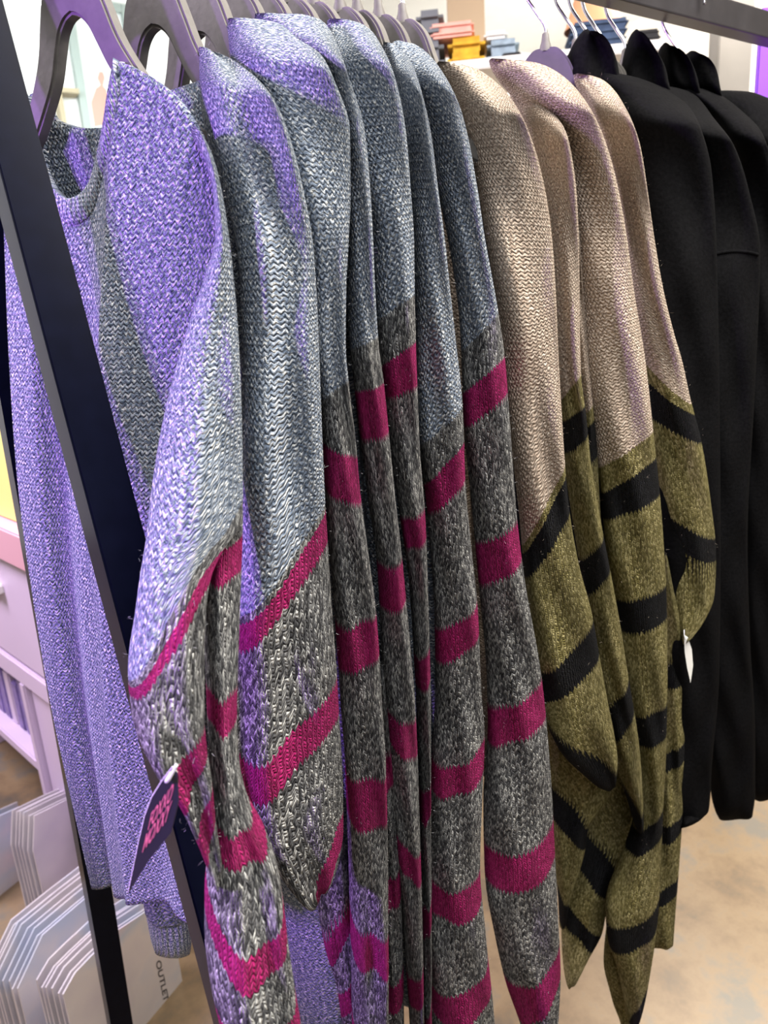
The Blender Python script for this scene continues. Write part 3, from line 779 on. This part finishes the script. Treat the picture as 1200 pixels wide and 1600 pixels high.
def block(name, P0, d, n, u, z, w, mat, parent=None, bevel=.004):
    """box spanned by u along d, z up and w along n from P0"""
    d, n = np.array(d), np.array(n); bm = bmesh.new(); vs_ = []
    for a_ in u:
        for b_ in w:
            for c_ in z:
                p = np.array(P0) + d * a_ + n * b_; vs_.append(bm.verts.new((p[0], p[1], c_)))
    for f in ((0, 1, 3, 2), (4, 6, 7, 5), (0, 4, 5, 1), (2, 3, 7, 6), (0, 2, 6, 4), (1, 5, 7, 3)): bm.faces.new([vs_[k] for k in f])
    if bevel: bmesh.ops.bevel(bm, geom=bm.edges[:], offset=bevel, segments=2, affect='EDGES')
    return link(name, bm_mesh(name, bm), mat, parent)


CP = at(30, 950, 1.75); cdv = np.array([-.2, 1, 0]); cdv /= np.linalg.norm(cdv); cn = np.array([cdv[1], -cdv[0], 0])   # cn points into the cabinet
def cz(py): return onP(20, py, CP, cn)[2]
u1_ = np.dot(onP(135, 1000, CP, cn) - CP, cdv); u0_ = u1_ + 1.3
ud = np.dot(onP(46, 1120, CP, cn) - CP, cdv)
cab = empty('lilac_cabinet', (CP[0], CP[1], 0), 0, 'lilac cabinet with a wide drawer and open compartments behind the rack legs', 'cabinet')
block('top', CP, cdv, cn, (u1_, u0_), (cz(874), cz(824)), (-.02, .42), M_PINKB, cab)
drw = block('drawer', CP, cdv, cn, (u1_, u0_), (cz(1026), cz(876)), (0, .40), M_LILAC, cab)
block('handle', CP, cdv, cn, (ud - .02, u0_), (cz(934), cz(922)), (-.022, .002), M_WHITE, drw, .003)
block('frame_rail', CP, cdv, cn, (u1_, u0_), (cz(1056), cz(1030)), (-.004, .40), M_LILAC, cab)
block('divider', CP, cdv, cn, (ud - .015, ud + .015), (0, cz(1056)), (-.004, .40), M_LILAC, cab)
block('side_panel', CP, cdv, cn, (u1_, u1_ + .02), (0, cz(1056)), (-.004, .40), M_LILAC, cab)
block('side_panel', CP, cdv, cn, (u0_ - .02, u0_), (0, cz(1056)), (-.004, .40), M_LILAC, cab)
block('back_panel', CP, cdv, cn, (u1_, u0_), (0, cz(1056)), (.38, .40), M_LILAC, cab)
block('door', CP, cdv, cn, (u1_ + .02, ud - .015), (.02, cz(1060)), (.012, .03), M_LILAC, cab)
block('shelf', CP, cdv, cn, (ud + .015, u0_ - .02), (cz(1168), cz(1156)), (.0, .38), M_LILAC, cab)
zs = cz(1156)
for k in range(9):
    uu = ud + .04 + k * .052
    tag(block('boxed_set', CP, cdv, cn, (uu, uu + .04), (zs, zs + .15 + .02 * (k % 3)), (.04, .22), [M_PURP, M_LILAC, M_PURP][k % 3], None), '%s box %s from the divider inside the lilac cabinet' % (['small purple', 'small lilac', 'taller purple'][k % 3], ORD[k]), 'box', 'boxes in the lilac cabinet')
zt_ = cz(824)
tag(block('yellow_box', CP, cdv, cn, (np.dot(onP(15, 800, CP, cn) - CP, cdv) - .08, u0_ - .3), (zt_, zt_ + .22), (.02, .3), M_YEL, None), 'pale yellow box on top of the lilac cabinet', 'box')

N = NT('holographic_film')
lw = N.new('ShaderNodeTexCoord').outputs['Object']; nz = N.noise(lw, 5, 3)
N.t.links.new(N.ramp(nz, [(.3, (.60, .56, .62)), (.5, (.72, .68, .70)), (.62, (.55, .60, .72)), (.75, (.72, .62, .70))]), N.b.inputs['Base Color'])
N.b.inputs['Roughness'].default_value = .28; N.b.inputs['Metallic'].default_value = .3
M_FILM = N.mat
M_INK = plain('dark_ink', (.03, .03, .035), .5)


def packets(P, poly, count, gap, nrm, label, group, jitter=.004, text=None):
    nrm = np.array(nrm) / np.linalg.norm(nrm)
    base = [onP(px, py, P, nrm) for px, py in poly]
    lo_, hi_ = base[0], base[-1]
    pts = [np.array([lo_[0], lo_[1], 0.0])] + base + [np.array([hi_[0], hi_[1], 0.0])]
    for k in range(count):
        off = -nrm * gap * k
        dz = 0 if k == 0 else random.uniform(-jitter, jitter) * 2
        sh = 0 if k == 0 else random.uniform(-jitter, jitter)
        tdir = np.array([-nrm[1], nrm[0], 0])
        pp = [p + off + tdir * sh + (np.array([0, 0, dz]) if i_ not in (0, len(pts) - 1) else 0) for i_, p in enumerate(pts)]
        o = prism('wrapped_packet', pp, -nrm * .0035, M_FILM, None)
        if text and k == 0:
            tag(o, 'front silvery packet between the rack legs, printed with dark upright lettering', 'packet', group)
            text_quad(o, text[0], onP(*text[1], P, nrm), onP(*text[2], P, nrm), onP(*text[3], P, nrm), nrm, M_INK)
        else: tag(o, label + (', frontmost of the stack' if k == 0 else ', %s from the front' % ORD[k]), 'packet', group)


PN = (-.47, -.88, .0)
PN = (.47, -.88, 0)
packets(at(60, 1300, 1.78), [(52, 1330), (54, 1275), (100, 1252), (160, 1225)], 6, .016, PN, 'tall silvery wrapped packet in the rear stack by the lilac cabinet', 'rear packets')
packets(at(0, 1300, 1.95), [(-60, 1330), (-58, 1305), (0, 1275), (38, 1258)], 3, .016, PN, 'tall silvery wrapped packet at the left picture edge', 'left packets')
packets(at(90, 1450, 1.52), [(28, 1545), (67, 1461), (124, 1412), (190, 1358)], 8, .014, PN, 'silvery wrapped packet in the middle stack crossing the rear rack leg', 'middle packets')
packets(at(120, 1530, 1.40), [(99, 1554), (118, 1520), (141, 1496), (184, 1454), (262, 1402)], 6, .014, PN, 'silvery wrapped packet in the front stack between the rack legs', 'front packets', text=('OUTLET', (243, 1503), (256, 1566), (251, 1499)))
bp = at(262, 1560, 1.75)
tag(block('cream_post', bp, (.88, .47, 0), (-.47, .88, 0), (0, .05), (0, .62), (0, .05), M_CREAM, None), 'cream square post standing behind the front packets', 'post')
tag(block('pink_panel', bp + np.array([.06, .05, 0]), (.88, .47, 0), (-.47, .88, 0), (0, .3), (0, .66), (0, .03), plain('rose_panel', (.72, .42, .46), .5), None), 'rose pink panel standing beside the cream post', 'panel')

# ------------------------------------------------------------------ background, top left: poster and ceiling lamp
M_FRAME = plain('grey_green_frame', (.35, .42, .40), .5); M_PRINT = plain('pale_print', (.74, .78, .78), .5); M_RED = plain('coral_ink', (.80, .34, .28), .6)
WY = 4.6
pc = [onY(px, py, WY) for px, py in ((113, 28), (200, 205))]
x0, x1 = pc[0][0], pc[1][0]; z1, z0 = onY(150, 18, WY)[2], pc[1][2]
x1 = onY(192, 60, WY)[0]
pf = empty('framed_poster', ((x0 + x1) / 2, WY, z0), 0, 'tall framed poster of a coral red figure on the white wall', 'poster')
link('print', bm_mesh('print', box_bm((x0, WY - .02, z0), (x1, WY, z1))), M_PRINT, pf)
for lo_, hi_ in (((x0 - .05, WY - .05, z0 - .05), (x0, WY, z1 + .05)), ((x1, WY - .05, z0 - .05), (x1 + .05, WY, z1 + .05)), ((x0, WY - .05, z1), (x1, WY, z1 + .05)), ((x0, WY - .05, z0 - .05), (x1, WY, z0))):
    link('frame_bar', bm_mesh('frame_bar', box_bm(lo_, hi_, .006)), M_FRAME, pf)
fig = [(155, 112), (161, 112), (164, 122), (161, 134), (166, 140), (172, 160), (166, 162), (164, 195), (148, 198), (142, 160), (150, 138), (157, 133), (152, 122)]
prism('printed_figure', [onY(px, py, WY - .0215) for px, py in fig], (0, .002, 0), M_RED, pf)
p = at(80, -3, 3.3); lamp = empty('pendant_lamp', tuple(p), 0, 'small glowing globe lamp hanging above the poster', 'lamp')
bm = bmesh.new(); bmesh.ops.create_uvsphere(bm, u_segments=20, v_segments=12, radius=.055, matrix=Matrix.Translation(Vector(p)))
link('globe', bm_mesh('globe', bm, True), plain('lamp_glow', (1, 1, 1), .5, emit=((1, .98, .95), 9)), lamp)
tube('cap', [p + [0, 0, .05], p + [0, 0, .075]], .02, M_CHROME, lamp); tube('cord', [p + [0, 0, .07], [p[0], p[1], 3.5]], .004, M_RACK, lamp)
sp0, sp1 = onY(83, 150, WY), onY(116, 146, WY)
ls = empty('wall_ledge', (sp0[0], WY, sp1[2]), 0, 'thin tan wall ledge with a side bracket left of the poster', 'shelf')
link('ledge', bm_mesh('ledge', box_bm((sp0[0], WY - .12, sp1[2] - .03), (sp1[0], WY, sp1[2]), .004)), plain('tan_wood', (.42, .36, .24), .6), ls)
link('bracket', bm_mesh('bracket', box_bm((sp0[0], WY - .1, sp1[2] - .4), (sp0[0] + .03, WY, sp1[2] - .03), .004)), plain('tan_wood_bracket', (.42, .36, .24), .6), ls)

# ------------------------------------------------------------------ background, top middle and right: display shelf with folded clothes
D = 2.5
sd = np.array([.74, -.67, 0]); sd /= np.linalg.norm(sd); sn_ = np.array([-sd[1], sd[0], 0])     # sn_ points away from the camera
SP = at(740, 95, D); sz = SP[2]
def su(px, py=60): return np.dot(onP(px, py, SP, sn_) - SP, sd)
def sh(py, px=740): return onP(px, py, SP, sn_)[2]
ds = empty('display_shelf', (SP[0], SP[1], 0), 0, 'white display shelf behind the rack carrying folded clothes', 'shelf')
block('board', SP, sd, sn_, (su(600), su(1040)), (sz - .03, sz), (-.02, .34), M_WHITE, ds)
for uu in (su(600) + .01, su(1040) - .05):
    for ww in (0, .3): block('post', SP, sd, sn_, (uu, uu + .03), (0, sz - .03), (ww, ww + .03), M_WHITE, ds)


def folded(name, pxl, pxr, pyt, z0, mat, label, cat, layers=3, w=(.04, .28), parent_label=None):
    """a pile of folded cloth: soft rounded slabs, each one fold of the same garment"""
    e = empty(name, tuple(np.array([*(SP + sd * (su(pxl) + su(pxr)) / 2)[:2], z0])), 0, label, cat)
    zt = sh(pyt, (pxl + pxr) / 2); h = max(.01, (zt - z0) / layers)
    for k in range(layers):
        j = random.uniform(-.006, .006)
        block('fold', SP, sd, sn_, (su(pxl) + j, su(pxr) + j), (z0 + k * h, z0 + (k + 1) * h * .99 if k == layers - 1 else z0 + (k + 1) * h), w, mat, e, min(.018, h * .4))
    return zt


C_MUS = plain('mustard_knit', (.62, .36, .03), .9, noise=.25, scale=25, bump=.01); C_PK = plain('salmon_cloth', (.78, .40, .33), .9, noise=.1)
C_DEN = plain('light_denim', (.30, .38, .45), .9, noise=.2, scale=40); C_DDEN = plain('dark_denim', (.05, .08, .15), .9, noise=.3, scale=30)
C_DK = plain('charcoal_cloth', (.03, .03, .033), .9); C_GR = plain('slate_cloth', (.16, .17, .19), .9); C_PEACH = plain('peach_shade', (.85, .42, .22), .6)
C_WH = plain('white_cloth', (.8, .79, .76), .9)
zm = folded('folded_mustard_sweater', 698, 758, 48, sz, C_MUS, 'mustard yellow folded sweater on the display shelf', 'sweater', 2)
folded('folded_salmon_top', 672, 742, 26, zm, C_PK, 'salmon pink folded top lying on the mustard sweater', 'top', 2)
zd = folded('folded_light_jeans', 760, 812, 52, sz, C_DEN, 'light blue folded jeans beside the mustard sweater', 'jeans', 2)
folded('folded_white_tee', 758, 796, 40, zd, C_WH, 'white folded tee on top of the light jeans', 'shirt', 1)
folded('folded_slate_jumper', 648, 692, 4, sz, C_GR, 'slate grey folded jumper left of the mustard sweater', 'jumper', 4)
folded('folded_dark_scarf', 785, 815, 88, sz, C_DK, 'small black folded scarf in front of the light jeans', 'scarf', 1, (-.015, .03))
folded('folded_dark_jeans', 895, 985, 22, sz, C_DDEN, 'stack of dark blue jeans behind the chrome hooks', 'jeans', 4)
folded('folded_charcoal_jumper', 995, 1038, 38, sz, C_DK, 'charcoal folded jumper right of the dark jeans', 'jumper', 3)
# peach lampshade standing on the dark jeans
pz = sh(20, 940); pcx = SP + sd * su(938) + sn_ * .16
V = []
for r, z in ((.10, pz), (.095, pz + .01), (.055, pz + .13), (.05, pz + .13), (.0001, pz + .128)): V += [(pcx[0] + r * math.cos(k * math.pi / 12), pcx[1] + r * math.sin(k * math.pi / 12), z) for k in range(24)]
tag(link('lamp_shade', mesh('lamp_shade', V, [(i * 24 + k, i * 24 + (k + 1) % 24, (i + 1) * 24 + (k + 1) % 24, (i + 1) * 24 + k) for i in range(4) for k in range(24)]), C_PEACH), 'peach orange cone-shaped shade resting on the dark jeans', 'lampshade')
# tan panel behind, grey pillar, purple banner
tp_ = at(700, 60, 3.3); tu = np.dot(at(758, 60, 3.3) - tp_, sd)
tag(block('tan_panel', tp_, sd, sn_, (0, tu), (0, 3.49), (0, .05), plain('tan_board', (.50, .38, .25), .6), None), 'tall tan board standing behind the folded clothes', 'panel')
gp = at(1122, 100, 3.0); gu = np.dot(at(1172, 100, 3.0) - gp, sd)
o = block('trim_1', gp, sd, sn_, (0, gu), (0, 3.5), (0, .15), plain('grey_pillar', (.20, .19, .18), .7, noise=.1, scale=6), None); o['kind'] = 'structure'
pp_ = at(1184, 100, 1.32)
bn = empty('purple_banner', (pp_[0], pp_[1], 0), 0, 'purple banner hanging beyond the far rail end', 'banner')
btop = onP(1186, 12, pp_, sn_)[2]
block('banner_panel', pp_, sd, sn_, (0, .22), (1.15, btop), (0, .012), plain('purple_banner_cloth', (.20, .05, .50), .6), bn, .003)
for uu in (.03, .19): tube('cord', [pp_ * [1, 1, 0] + sd * uu + sn_ * .006 + np.array([0, 0, z]) for z in (btop - .01, 2.5, 3.5)], .0012, M_RACK, bn)
